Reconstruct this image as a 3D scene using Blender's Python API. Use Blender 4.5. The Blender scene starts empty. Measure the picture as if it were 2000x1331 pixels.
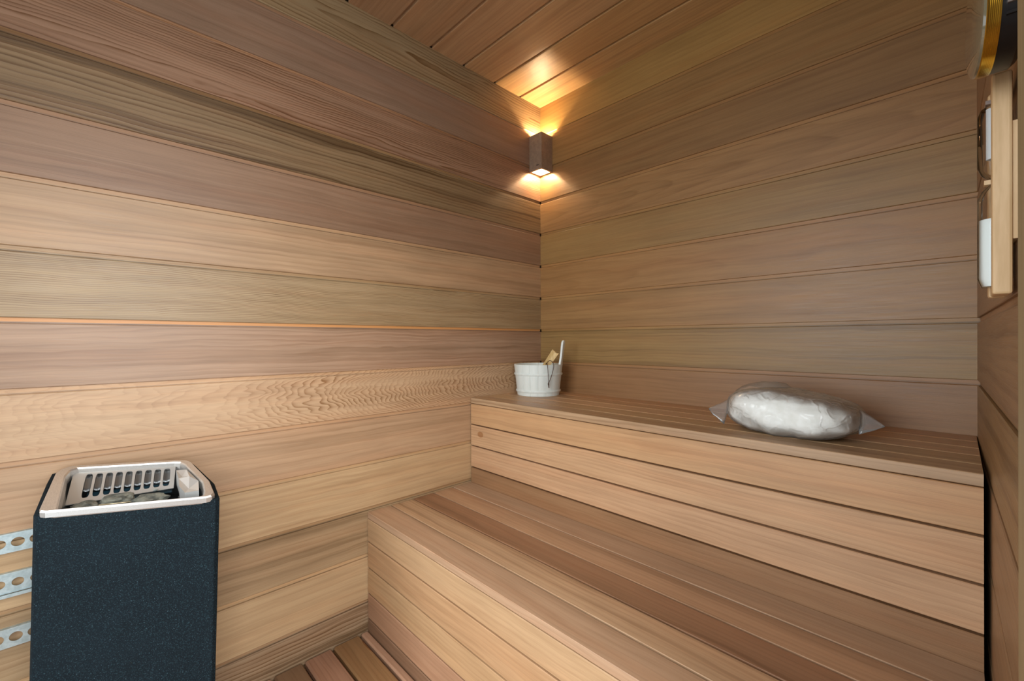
import bpy, bmesh, math, random
from mathutils import Vector, Matrix, noise as mnoise
random.seed(7)
R = math.radians
scn = bpy.context.scene
COL = scn.collection
CZ = 1.16                                   # eye height of the camera over the floor
W_X, CEIL, Y_FRONT = 1.631, 1.2729 + CZ, -2.40

# ------------------------------------------------------------------ camera
CAM = Vector((1.5936, -1.7637, CZ))
th, pi_, ro = R(45.9082), R(-0.05454), R(-0.1602)
Fv = Vector((-math.sin(th)*math.cos(pi_), math.cos(th)*math.cos(pi_), math.sin(pi_)))
Rv = Vector((math.cos(th), math.sin(th), 0)); Uv = Rv.cross(Fv)
R2 = Rv*math.cos(ro) + Uv*math.sin(ro); U2 = R2.cross(Fv)
cam = bpy.data.objects.new('camera', bpy.data.cameras.new('camera'))
cam.data.sensor_width = 36; cam.data.lens = 843.77*36/2000; cam.data.clip_start = 0.02
cam.matrix_world = Matrix(((R2.x, U2.x, -Fv.x, CAM.x), (R2.y, U2.y, -Fv.y, CAM.y), (R2.z, U2.z, -Fv.z, CAM.z), (0, 0, 0, 1)))
COL.objects.link(cam); scn.camera = cam

# ------------------------------------------------------------------ light
world = bpy.data.worlds.new('daylight'); scn.world = world; world.use_nodes = True
bg = world.node_tree.nodes['Background']; bg.inputs[0].default_value = (0.86, 0.93, 1.0, 1); bg.inputs[1].default_value = 1.5
def area(name, loc, target, sx, sy, power, color):
    l = bpy.data.lights.new(name, 'AREA'); l.shape = 'RECTANGLE'; l.size = sx; l.size_y = sy; l.energy = power; l.color = color
    o = bpy.data.objects.new(name, l); o.location = loc
    o.rotation_euler = (Vector(target)-Vector(loc)).to_track_quat('-Z', 'Y').to_euler(); COL.objects.link(o); return o
area('daylight_outside_doorway', (3.0, -2.0, 1.75), (0.0, -1.45, 0.60), 1.6, 1.9, 84, (0.93, 0.97, 1.0))
area('daylight_outside_front_window', (1.05, -3.7, 1.85), (0.85, 0.0, 0.60), 1.9, 1.9, 80, (0.93, 0.97, 1.0))
scn.view_settings.view_transform = 'Standard'; scn.view_settings.look = 'None'
scn.view_settings.gamma = 1; scn.view_settings.use_curve_mapping = False
scn.view_settings.exposure = 0.0
scn.cycles.max_bounces = 10; scn.cycles.transparent_max_bounces = 12

# ------------------------------------------------------------------ materials
def lin(c): return tuple(((x/255)/12.92 if x/255 <= .04045 else ((x/255+.055)/1.055)**2.4) for x in c)
class NT:
    def __init__(s, name):
        s.m = bpy.data.materials.new(name); s.m.use_nodes = True; s.t = s.m.node_tree; s.t.nodes.clear()
    def n(s, k, **kw):
        nd = s.t.nodes.new(k)
        for a, b in kw.items(): setattr(nd, a, b)
        return nd
    def link(s, a, b): s.t.links.new(a, b)
    def setin(s, sock, v):
        if isinstance(v, (int, float)): sock.default_value = v
        elif isinstance(v, tuple): sock.default_value = v if len(v) == len(sock.default_value) else v + (1,)
        else: s.link(v, sock)
    def math(s, op, a, b=0.0, c=None, clamp=False):
        nd = s.n('ShaderNodeMath', operation=op, use_clamp=clamp); s.setin(nd.inputs[0], a); s.setin(nd.inputs[1], b)
        if c is not None: s.setin(nd.inputs[2], c)
        return nd.outputs[0]
    def comb(s, x, y, z=0.0):
        nd = s.n('ShaderNodeCombineXYZ')
        for i, v in enumerate((x, y, z)): s.setin(nd.inputs[i], v)
        return nd.outputs[0]
    def noise(s, vec, scale=1.0, detail=2.0, rough=.5):
        nd = s.n('ShaderNodeTexNoise'); s.link(vec, nd.inputs['Vector']); nd.inputs['Scale'].default_value = scale
        nd.inputs['Detail'].default_value = detail; nd.inputs['Roughness'].default_value = rough; return nd.outputs[0]
    def maprange(s, v, a, b, c=0.0, d=1.0, smooth=True):
        nd = s.n('ShaderNodeMapRange'); nd.interpolation_type = 'SMOOTHSTEP' if smooth else 'LINEAR'
        for i, x in enumerate((v, a, b, c, d)): s.setin(nd.inputs[i], x)
        return nd.outputs[0]
    def mix(s, f, a, b, mode='MIX'):
        nd = s.n('ShaderNodeMix', data_type='RGBA', blend_type=mode); s.setin(nd.inputs[0], f)
        s.setin(nd.inputs[6], a); s.setin(nd.inputs[7], b); return nd.outputs[2]
    def attr(s, name):
        nd = s.n('ShaderNodeAttribute', attribute_type='OBJECT', attribute_name=name); return nd.outputs['Fac']
    def out(s, sh): o = s.n('ShaderNodeOutputMaterial'); s.link(sh, o.inputs[0]); return s.m
def simple(name, col, rough=.5, metal=0.0, emis=None, es=0.0, spec=.5, coat=0.0):
    t = NT(name); b = t.n('ShaderNodeBsdfPrincipled'); b.inputs['Base Color'].default_value = lin(col)+(1,)
    b.inputs['Roughness'].default_value = rough; b.inputs['Metallic'].default_value = metal
    b.inputs['Specular IOR Level'].default_value = spec; b.inputs['Coat Weight'].default_value = coat
    if emis: b.inputs['Emission Color'].default_value = emis+(1,); b.inputs['Emission Strength'].default_value = es
    return t.out(b.outputs[0])

def make_wood():
    """cedar: growth rings cut lengthways, driven by per-board object properties; UV 'grain' is in metres"""
    t = NT('cedar')
    uv = t.n('ShaderNodeUVMap', uv_map='grain'); sep = t.n('ShaderNodeSeparateXYZ'); t.link(uv.outputs[0], sep.inputs[0])
    u, v = sep.outputs[0], sep.outputs[1]
    seed = t.math('MULTIPLY', t.attr('seed'), 7.31); us = t.math('ADD', u, seed)
    base = t.n('ShaderNodeObjectInfo').outputs['Color']
    w1 = t.math('SUBTRACT', t.noise(t.comb(t.math('MULTIPLY', us, 2.2), t.math('MULTIPLY', v, 9.0), seed), 1, 3, .55), .5)
    w2 = t.math('SUBTRACT', t.noise(t.comb(t.math('MULTIPLY', us, 13), t.math('MULTIPLY', v, 34.0), seed), 1, 2), .5)
    w3 = t.math('SUBTRACT', t.noise(t.comb(t.math('MULTIPLY', us, 1.1), seed, 3.3), 1, 1), .5)
    vv = t.math('ADD', t.math('SUBTRACT', v, t.attr('v0')), t.math('ADD', t.math('MULTIPLY', w1, .045), t.math('MULTIPLY', w2, t.attr('wig'))))
    hh = t.math('ADD', t.attr('h0'), t.math('MULTIPLY', t.attr('taper'), t.math('ADD', u, t.math('MULTIPLY', w3, .9))))
    zg = t.math('SUBTRACT', t.noise(t.comb(t.math('MULTIPLY', us, 6.0), t.math('MULTIPLY', v, 24.0), 6.6), 1, 2, .6), .5)
    hh = t.math('ADD', hh, t.math('MULTIPLY', zg, t.attr('zig')))
    rr = t.math('SQRT', t.math('ADD', t.math('MULTIPLY', vv, vv), t.math('MULTIPLY', hh, hh)))
    ph = t.math('MULTIPLY', rr, t.attr('freq'))
    ph = t.math('ADD', ph, t.math('MULTIPLY', w1, 1.2))
    fr = t.math('FRACT', ph)
    ring = t.math('MULTIPLY', t.math('POWER', fr, 3.0), t.maprange(fr, .9, 1.0, 1.0, 0.0))
    ring = t.math('ADD', ring, t.math('MULTIPLY', fr, .18))
    rm = t.noise(t.comb(t.math('MULTIPLY', us, 1.5), t.math('MULTIPLY', v, 26.0), 9.1), 1, 2)
    ring = t.math('MULTIPLY', ring, t.math('MULTIPLY', t.math('MULTIPLY', t.maprange(rm, .3, .65, .25, 1.0), t.attr('ringamp')), t.maprange(t.math('SUBTRACT', u, t.attr('ring_end')), 0.0, .45, 1.0, .25)), clamp=True)
    # broad lengthways streaks (dark olive / rosy)
    d1 = t.noise(t.comb(t.math('MULTIPLY', us, .38), t.math('MULTIPLY', t.math('ADD', vv, 0), 30.0), 1.7), 1, 3, .6)
    dark = t.math('MULTIPLY', t.maprange(d1, .46, .72), t.attr('streak'), clamp=True)
    d2 = t.noise(t.comb(t.math('MULTIPLY', us, .6), t.math('MULTIPLY', vv, 17.0), 5.9), 1, 3, .6)
    rosy = t.math('MULTIPLY', t.maprange(d2, .45, .7), .55)
    d3 = t.noise(t.comb(t.math('MULTIPLY', us, 2.4), t.math('MULTIPLY', vv, 60.0), 8.9), 1, 3, .65)
    line = t.math('MULTIPLY', t.maprange(d3, .38, .72), .48)
    fib = t.noise(t.comb(t.math('MULTIPLY', us, 9.0), t.math('MULTIPLY', v, 620.0), 2.0), 1, 2, .6)
    blot = t.noise(t.comb(t.math('MULTIPLY', us, 5.0), t.math('MULTIPLY', v, 12.0), 4.0), 1, 2)
    c = t.mix(rosy, base, t.mix(1.0, base, (1.03, .92, .86), 'MULTIPLY'))
    c = t.mix(line, c, t.mix(1.0, c, (.70, .64, .58), 'MULTIPLY'))
    c = t.mix(dark, c, t.mix(1.0, c, (.50, .44, .36), 'MULTIPLY'))
    c = t.mix(ring, c, t.mix(1.0, c, (.50, .38, .26), 'MULTIPLY'))
    k = t.math('ADD', t.maprange(fib, .25, .75, .93, 1.06), t.maprange(blot, .2, .8, -.05, .05))
    kc = t.n('ShaderNodeCombineColor'); [t.link(k, kc.inputs[i]) for i in range(3)]
    c = t.mix(1.0, c, kc.outputs[0], 'MULTIPLY')
    # one knot or heartwood blotch
    ku = t.math('DIVIDE', t.math('SUBTRACT', u, t.attr('knot_u')), t.attr('knot_l')); kv = t.math('DIVIDE', t.math('SUBTRACT', v, t.attr('knot_v')), t.attr('knot_w'))
    kd = t.math('ADD', t.math('SQRT', t.math('ADD', t.math('MULTIPLY', ku, ku), t.math('MULTIPLY', kv, kv))), t.math('MULTIPLY', w2, .5))
    knot = t.math('MULTIPLY', t.maprange(kd, 1.08, .88), t.attr('knot_a'))
    c = t.mix(knot, c, t.mix(1.0, c, (.62, .42, .24), 'MULTIPLY'))
    st = t.math('MULTIPLY', t.math('GREATER_THAN', v, t.attr('strip_v')), t.attr('strip_a'))
    c = t.mix(st, c, lin((216, 150, 84)))
    b = t.n('ShaderNodeBsdfPrincipled'); t.link(c, b.inputs['Base Color'])
    t.link(t.math('ADD', t.maprange(fib, .2, .8, .38, .52), t.math('MULTIPLY', ring, -.08)), b.inputs['Roughness'])
    b.inputs['Specular IOR Level'].default_value = .58
    bp = t.n('ShaderNodeBump'); bp.inputs['Strength'].default_value = .22; bp.inputs['Distance'].default_value = .0009
    t.link(t.math('ADD', fib, t.math('MULTIPLY', ring, .8)), bp.inputs['Height']); t.link(bp.outputs[0], b.inputs['Normal'])
    return t.out(b.outputs[0])
CEDAR = make_wood()
def speckle():
    t = NT('black_speckled_coating'); tc = t.n('ShaderNodeTexCoord')
    a = t.noise(tc.outputs['Object'], 330, 3, .7); b_ = t.noise(tc.outputs['Object'], 520, 1, .5); big = t.noise(tc.outputs['Object'], 9, 2)
    f = t.maprange(a, .50, .72); f2 = t.maprange(b_, .62, .80)
    c = t.mix(f, lin((5, 17, 23)), lin((27, 47, 53))); c = t.mix(f2, c, lin((58, 80, 88)))
    c = t.mix(t.maprange(big, .35, .75, 0, .2), c, lin((22, 36, 44)))
    b = t.n('ShaderNodeBsdfPrincipled'); t.link(c, b.inputs['Base Color']); b.inputs['Roughness'].default_value = .8; b.inputs['Specular IOR Level'].default_value = .2
    bp = t.n('ShaderNodeBump'); bp.inputs['Strength'].default_value = .5; bp.inputs['Distance'].default_value = .0008; t.link(a, bp.inputs['Height']); t.link(bp.outputs[0], b.inputs['Normal'])
    return t.out(b.outputs[0])
def noisy(name, c1, c2, scale, rough=.6, metal=0.0, bump=.3, dist=.002, stretch=(1, 1, 1), detail=4):
    t = NT(name); tc = t.n('ShaderNodeTexCoord'); mp = t.n('ShaderNodeMapping'); t.link(tc.outputs['Object'], mp.inputs[0]); mp.inputs['Scale'].default_value = stretch
    a = t.noise(mp.outputs[0], scale, detail, .6)
    b = t.n('ShaderNodeBsdfPrincipled'); t.link(t.mix(t.maprange(a, .3, .7), lin(c1), lin(c2)), b.inputs['Base Color'])
    b.inputs['Roughness'].default_value = rough; b.inputs['Metallic'].default_value = metal
    bp = t.n('ShaderNodeBump'); bp.inputs['Strength'].default_value = bump; bp.inputs['Distance'].default_value = dist
    t.link(a, bp.inputs['Height']); t.link(bp.outputs[0], b.inputs['Normal'])
    return t.out(b.outputs[0])
def glassy(name, tint, glossf, rough, white=0.0, crinkle=False):
    """thin clear film or glass: see-through with a fresnel sheen"""
    t = NT(name); tr = t.n('ShaderNodeBsdfTransparent'); tr.inputs[0].default_value = tint+(1,)
    gl = t.n('ShaderNodeBsdfGlossy'); gl.inputs['Roughness'].default_value = rough
    fr = t.n('ShaderNodeFresnel'); fr.inputs[0].default_value = 1.45
    if crinkle:
        tc = t.n('ShaderNodeTexCoord'); vo = t.n('ShaderNodeTexVoronoi', feature='DISTANCE_TO_EDGE'); vo.inputs['Scale'].default_value = 26
        nz = t.n('ShaderNodeTexNoise'); nz.inputs['Scale'].default_value = 12; t.link(tc.outputs['Object'], nz.inputs['Vector'])
        vm = t.n('ShaderNodeVectorMath', operation='MULTIPLY_ADD'); t.link(nz.outputs['Color'], vm.inputs[0]); vm.inputs[1].default_value = (.09, .09, .09); t.link(tc.outputs['Object'], vm.inputs[2])
        t.link(vm.outputs[0], vo.inputs['Vector'])
        bp = t.n('ShaderNodeBump'); bp.inputs['Strength'].default_value = .45; bp.inputs['Distance'].default_value = .004
        t.link(t.math('ADD', t.math('MULTIPLY', t.maprange(vo.outputs['Distance'], 0, .12), .7), nz.outputs[0]), bp.inputs['Height'])
        t.link(bp.outputs[0], gl.inputs['Normal']); t.link(bp.outputs[0], fr.inputs['Normal'])
    mx = t.n('ShaderNodeMixShader'); t.link(t.math('MULTIPLY', fr.outputs[0], glossf, clamp=True), mx.inputs[0]); t.link(tr.outputs[0], mx.inputs[1]); t.link(gl.outputs[0], mx.inputs[2])
    if white:
        df = t.n('ShaderNodeBsdfDiffuse'); df.inputs[0].default_value = (.9, .9, .87, 1)
        m2 = t.n('ShaderNodeMixShader'); m2.inputs[0].default_value = white; t.link(mx.outputs[0], m2.inputs[1]); t.link(df.outputs[0], m2.inputs[2]); return t.out(m2.outputs[0])
    return t.out(mx.outputs[0])
SPECKLE = speckle()
ALU = noisy('brushed_aluminium', (206, 202, 196), (222, 218, 212), 60, .36, .8, .05, .0003, (1, 12, 12))
STEEL = noisy('dull_steel', (120, 122, 122), (150, 152, 150), 40, .38, .9, .08, .0004)
ZINC = noisy('galvanised_steel', (178, 196, 198), (205, 220, 222), 90, .42, .75, .06, .0004)
STONE = noisy('grey_split_stone', (62, 66, 62), (124, 122, 108), 45, .85, 0, .8, .003)
DARK = simple('dark_cavity', (14, 15, 17), .8)
SUBFLOOR = noisy('dark_subfloor', (30, 24, 20), (44, 36, 30), 12, .8)
PAIL = noisy('white_painted_wood', (214, 222, 216), (226, 232, 226), 30, .42, 0, .1, .0006, (1, 1, .15))
PALEWOOD = noisy('pale_birch_wood', (206, 170, 108), (226, 196, 138), 40, .5, 0, .12, .0005, (4, 4, .6))
CORD = simple('brown_leather_cord', (74, 44, 30), .6)
FLEECE = noisy('white_fleece', (238, 238, 232), (248, 248, 244), 55, .95, 0, .5, .004)
FILM = glassy('clear_plastic_film', (.99, .99, .985), 1.0, .12, .16, crinkle=True)
FILM_LOOSE = glassy('loose_clear_film', (.95, .945, .93), .6, .15, .10)
FILM_DENSE = glassy('folded_plastic_film', (.93, .925, .91), 2.4, .14, .12)
GLASS = glassy('clear_glass', (.97, .97, .97), 1.2, .03)
LAMPBODY = noisy('taupe_lamp_housing', (140, 120, 100), (156, 134, 112), 60, .55, .25, .08, .0003)
GLOW = simple('lit_bulb', (255, 230, 190), .4, 0, (1.0, .66, .34), 60)
BEECH = noisy('beech_board', (202, 170, 124), (222, 192, 148), 26, .5, 0, .12, .0005, (3, 3, .35))
CASINGW = noisy('pale_olive_wood', (150, 134, 98), (164, 147, 110), 30, .5, 0, .12, .0005, (4, 4, .2))
BRASS = simple('polished_brass', (214, 178, 72), .18, 1.0)
BLACKP = simple('black_plastic', (14, 14, 15), .35)
DIAL = simple('brass_dial', (176, 150, 100), .35, .5)
SAND = simple('white_sand', (232, 238, 234), .8)
SILVER = simple('silver_mark', (190, 180, 175), .3, .8)

# ------------------------------------------------------------------ helpers
def link(name, verts, faces, mat, parent=None, origin=None, uvs=None, smooth=False, kind=None, bevel=0.0, world=True):
    """one mesh object; verts in world metres, moved so the object origin sits at its middle"""
    vs = [Vector(q) for q in verts]
    if origin is None:
        lo = Vector(tuple(min(q[i] for q in vs) for i in range(3))); hi = Vector(tuple(max(q[i] for q in vs) for i in range(3))); origin = (lo+hi)/2
    origin = Vector(origin)
    me = bpy.data.meshes.new(name); me.from_pydata([tuple(q-origin) for q in vs], [], faces)
    if uvs:
        l = me.uv_layers.new(name='grain')
        for poly in me.polygons:
            for li in poly.loop_indices: l.data[li].uv = uvs[me.loops[li].vertex_index]
    me.validate(); bm = bmesh.new(); bm.from_mesh(me); bmesh.ops.recalc_face_normals(bm, faces=bm.faces); bm.to_mesh(me); bm.free()
    if smooth:
        for pl in me.polygons: pl.use_smooth = True
    o = bpy.data.objects.new(name, me); me.materials.append(mat); COL.objects.link(o)
    o.location = origin
    if parent is not None:
        o.parent = parent; o.matrix_parent_inverse = parent_world(parent).inverted()
    if kind: o['kind'] = kind
    if bevel:
        md = o.modifiers.new('bevel', 'BEVEL'); md.width = bevel; md.segments = 2; md.limit_method = 'ANGLE'
    return o
def parent_world(o):
    return parent_world(o.parent) @ o.matrix_parent_inverse @ o.matrix_basis if o.parent else o.matrix_basis.copy()
def thing(name, label, cat, loc, group=None):
    o = bpy.data.objects.new(name, None); o.empty_display_size = .05; COL.objects.link(o); o.location = loc
    o['label'] = label; o['category'] = cat
    if group: o['group'] = group
    return o
def tag(o, label, cat, group=None):
    o['label'] = label; o['category'] = cat
    if group: o['group'] = group
    return o
def hexc(c): return lin(c)+(1.0,)
WD = dict(zig=0., ring_end=9., strip_v=9., strip_a=0., col=(190, 155, 118), v0=.55, h0=.10, taper=.02, freq=70., ringamp=.35, streak=.25, wig=.004, knot_u=-9., knot_v=0., knot_l=.02, knot_w=.01, knot_a=0.)
def woodprops(o, **kw):
    q = dict(WD); q.update(kw); c = q.pop('col'); o.color = hexc(c)
    q.setdefault('seed', random.uniform(0, 9))
    for k, v in q.items(): o[k] = float(v)
    return o
def prism(name, O, El, Ea, Eb, l0, l1, prof, parent=None, mat=None, vref=0.0, **wk):
    """board: profile (a,b) swept along El from l0 to l1; grain UV = (length, across)"""
    O, El, Ea, Eb = Vector(O), Vector(El), Vector(Ea), Vector(Eb); n = len(prof); vs, uv = [], []
    for l in (l0, l1):
        for a, b in prof: vs.append(O+El*l+Ea*a+Eb*b); uv.append((l, a+b-vref))
    fs = [tuple(range(n)), tuple(range(2*n-1, n-1, -1))]+[(i, (i+1) % n, n+(i+1) % n, n+i) for i in range(n)]
    o = link(name, vs, fs, mat or CEDAR, parent, uvs=uv)
    if mat is None: woodprops(o, **wk)
    return o
def rectprof(a0, a1, b0, b1, c=.003):
    return [(a0+c, b0), (a1-c, b0), (a1, b0+c), (a1, b1-c), (a1-c, b1), (a0+c, b1), (a0, b1-c), (a0, b0+c)]
def box(name, x0, x1, y0, y1, z0, z1, mat, parent=None, kind=None, bevel=0.0):
    vs = [(x, y, z) for x in (x0, x1) for y in (y0, y1) for z in (z0, z1)]
    fs = [(0, 1, 3, 2), (4, 6, 7, 5), (0, 4, 5, 1), (2, 3, 7, 6), (0, 2, 6, 4), (1, 5, 7, 3)]
    return link(name, vs, fs, mat, parent, kind=kind, bevel=bevel)
X, Y, Z = Vector((1, 0, 0)), Vector((0, 1, 0)), Vector((0, 0, 1))

# ------------------------------------------------------------------ room shell
SHELL = simple('bare_sheathing', (96, 76, 56), .8)
floor_ = box('floor', -.10, 1.80, Y_FRONT-.1, .10, -.05, 0, SUBFLOOR, kind='structure')
ceil_ = box('ceiling', -.10, 1.80, Y_FRONT-.1, .10, CEIL+.02, CEIL+.08, SHELL, kind='structure')
wl = box('wall_left', -.08, -.02, Y_FRONT-.1, .10, 0, CEIL+.02, SHELL, kind='structure')
wb = box('wall_back', -.02, 1.80, .02, .08, 0, CEIL+.02, SHELL, kind='structure')
FX0, FX1, FZ0, FZ1 = .30, 1.55, .12, 1.95       # glazed opening in the front wall, behind the camera
wf = box('wall_front', -.02, FX0, Y_FRONT-.08, Y_FRONT-.02, 0, CEIL+.02, SHELL, kind='structure')
wf2 = box('wall_front', FX1, 1.80, Y_FRONT-.08, Y_FRONT-.02, 0, CEIL+.02, SHELL, kind='structure')
wf3 = box('wall_front', FX0, FX1, Y_FRONT-.08, Y_FRONT-.02, FZ1, CEIL+.02, SHELL, kind='structure')
wf4 = box('wall_front', FX0, FX1, Y_FRONT-.08, Y_FRONT-.02, 0, FZ0, SHELL, kind='structure')
wn1 = bpy.data.objects.new('window_1', None); wn1['kind'] = 'structure'; COL.objects.link(wn1); wn1.location = ((FX0+FX1)/2, Y_FRONT, FZ0)
for a in ((FX0-.05, FX0, FZ0-.05, FZ1+.05), (FX1, FX1+.05, FZ0-.05, FZ1+.05), (FX0, FX1, FZ1, FZ1+.05), (FX0, FX1, FZ0-.05, FZ0)):
    box('frame_board', a[0], a[1], Y_FRONT-.02, Y_FRONT+.016, a[2], a[3], CASINGW, wn1)
JR = [1.2729, 1.1164, .9351, .7586, .5839, .4091, .2339, .0587, -.1149, -.2914, -.4702, -.6471, -.8261, -1.0032, -1.158]
JZ = [z+CZ for z in JR]
STRIP = .0145
def plankprof(zt, zb, top=False):
    f = zt - (STRIP if not top else 0.0)
    if top: return [(-.02, zb), (-.0012, zb), (0, zb+.0012), (0, f), (-.02, f)]
    return [(-.02, zb), (-.0012, zb), (0, zb+.0012), (0, f-.0018), (-.0018, f), (-.0085, f), (-.0085, f+.0022), (-.0058, f+.0022), (-.0058, zt), (-.02, zt)]
def clad(parent, O, El, En, l0, l1, props, z0=None, z1=None):
    for i in range(len(JZ)-1):
        zt, zb = JZ[i], JZ[i+1]
        if z0 is not None and (zb < z0-.09 or zb > z1): continue
        pk = dict(strip_v=zt-zb-STRIP-.001 if i else 9., strip_a=.16); pk.update(props[i])
        prism('plank', O, El, En, Z, l0, l1, plankprof(zt, zb, i == 0), parent, vref=zb, **pk)
LP = [  # wall_left, ceiling down: v is height over the plank's lower edge
 dict(col=(158, 136, 102), v0=.075, h0=.004, taper=.028, zig=.012, freq=85, ringamp=1.3, streak=.1, wig=.003, seed=1.2),  # top five planks: own tones, darkened further as painted shade under the ceiling
 dict(col=(145, 117, 95), v0=.10, h0=.05, taper=.004, freq=160, ringamp=.30, streak=.25, wig=.008, seed=2.1),
 dict(col=(155, 121, 95), v0=.024, h0=.006, taper=.012, zig=.008, freq=130, ringamp=1.5, streak=.45, wig=.003, seed=3.3),
 dict(col=(138, 113, 81), v0=.6, h0=.1, taper=.03, freq=75, ringamp=1.1, streak=1.5, seed=4.4),
 dict(col=(147, 115, 89), v0=.5, h0=.1, taper=.01, freq=60, ringamp=.25, streak=.35, seed=5.1),
 dict(col=(181, 147, 111), v0=.5, h0=.1, taper=.02, freq=60, ringamp=.35, streak=.5, seed=6.7),
 dict(col=(171, 145, 108), v0=.30, h0=.05, taper=.02, freq=210, ringamp=1.25, streak=.55, seed=7.2),
 dict(col=(173, 140, 112), v0=.07, h0=.022, taper=.012, freq=80, ringamp=.45, streak=.5, wig=.004, seed=8.3, strip_a=.8),
 dict(col=(198, 163, 126), v0=.095, h0=.10, taper=.13, freq=260, ringamp=1.25, streak=.1, wig=.006, zig=.020, seed=9.5, ring_end=1.1),
 dict(col=(186, 151, 116), v0=.5, h0=.1, taper=.02, freq=60, ringamp=.3, streak=.4, seed=1.9),
 dict(col=(196, 163, 122), v0=.4, h0=.1, taper=.03, freq=60, ringamp=.3, streak=.25, seed=2.8),
 dict(col=(173, 144, 108), v0=.5, h0=.1, taper=.02, freq=60, ringamp=.4, streak=.75, seed=3.7),
 dict(col=(196, 164, 124), v0=.35, h0=.1, taper=.03, freq=50, ringamp=.3, streak=.2, seed=4.6),
 dict(col=(163, 136, 106), v0=.22, h0=.03, taper=.03, freq=90, ringamp=1.3, streak=1.2, seed=5.5)]
BP = [
 dict(col=(169, 134, 77), v0=.35, h0=.1, taper=.05, freq=50, ringamp=.3, streak=.15, seed=11.2),
 dict(col=(152, 117, 70), v0=.4, h0=.1, taper=.02, freq=60, ringamp=.3, streak=.35, seed=12.1),
 dict(col=(143, 109, 67), v0=.5, h0=.1, taper=.02, freq=60, ringamp=.25, streak=.3, seed=13.1),
 dict(col=(160, 122, 76), v0=.08, h0=.06, taper=.05, freq=80, ringamp=.45, streak=.3, wig=.006, seed=14.4),
 dict(col=(154, 121, 72), v0=.5, h0=.1, taper=.02, freq=55, ringamp=.25, streak=.35, seed=15.1),
 dict(col=(162, 122, 74), v0=.06, h0=.12, taper=.04, freq=70, ringamp=.3, streak=.25, wig=.006, seed=16.7),
 dict(col=(162, 124, 76), v0=.12, h0=.06, taper=.02, freq=70, ringamp=.3, streak=.3, seed=17.2),
 dict(col=(156, 124, 74), v0=.5, h0=.1, taper=.02, freq=80, ringamp=.4, streak=.55, seed=18.3),
 dict(col=(154, 115, 75), v0=.5, h0=.1, taper=.02, freq=60, ringamp=.25, streak=.3, seed=19.5)]
RP = [dict(col=(160, 128, 94), ringamp=.35, streak=.4, seed=21+i*.77, v0=.5, freq=60) for i in range(14)]
RP[8].update(col=(158, 128, 88), streak=.9, seed=27.7)
clad(wl, (0, 0, 0), -Y, X, 0, -Y_FRONT, LP)
clad(wb, (0, 0, 0), X, -Y, 0, 1.66, BP+[dict(col=(165, 132, 98))]*5)
FP = [dict(col=(176, 144, 106), seed=31+i*.9, streak=.4) for i in range(14)]
clad(wf, (0, Y_FRONT, 0), X, Y, 0, FX0-.05, FP); clad(wf2, (0, Y_FRONT, 0), X, Y, FX1+.05, 1.68, FP)
clad(wf3, (0, Y_FRONT, 0), X, Y, FX0-.05, FX1+.05, FP, FZ1+.14, 3)
# right wall: runs from the back corner toward the doorway, a hair out of square
rl = math.hypot(1, .017); ER = Vector((.017, -1, 0))/rl; NR = Vector((-1, -.017, 0))/rl; OR = Vector((W_X, 0, 0))
def rpt(l, n, z): return OR+ER*l+NR*n+Z*z
def rbox(name, l0, l1, n0, n1, z0, z1, mat, parent=None, kind=None, bevel=0.0):
    vs = [rpt(l, n, z) for l in (l0, l1) for n in (n0, n1) for z in (z0, z1)]
    fs = [(0, 1, 3, 2), (4, 6, 7, 5), (0, 4, 5, 1), (2, 3, 7, 6), (0, 2, 6, 4), (1, 5, 7, 3)]
    return link(name, vs, fs, mat, parent, kind=kind, bevel=bevel)
D0, D1, DH = 1.30, 2.12, 2.02
wr = rbox('wall_right', -.02, D0, -.08, -.02, 0, CEIL+.02, SHELL, kind='structure')
wr2 = rbox('wall_right', D1, 2.52, -.08, -.02, 0, CEIL+.02, SHELL, kind='structure')
wr3 = rbox('wall_right', D0, D1, -.08, -.02, DH, CEIL+.02, SHELL, kind='structure')
clad(wr, OR, ER, NR, 0, D0, RP)
clad(wr2, OR, ER, NR, D1, 2.40, RP)
clad(wr3, OR, ER, NR, D0, D1, RP, DH, 3)
# doorway casing and jambs
dn = bpy.data.objects.new('door_1', None); dn['kind'] = 'structure'; COL.objects.link(dn); dn.location = rpt((D0+D1)/2, 0, 0)
rbox('casing_board', 1.213, 1.302, 0, .0235, 0, DH+.09, CASINGW, dn, bevel=.002)
rbox('casing_board', D1-.002, D1+.087, 0, .0235, 0, DH+.09, CASINGW, dn, bevel=.002)
rbox('header_board', 1.302, D1-.002, 0, .0235, DH, DH+.09, CASINGW, dn, bevel=.002)
rbox('jamb', D0, D0+.018, -.10, 0, 0, DH, CASINGW, dn); rbox('jamb', D1-.018, D1, -.10, 0, 0, DH, CASINGW, dn)
rbox('head_jamb', D0+.018, D1-.018, -.10, 0, DH-.018, DH, CASINGW, dn)
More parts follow.
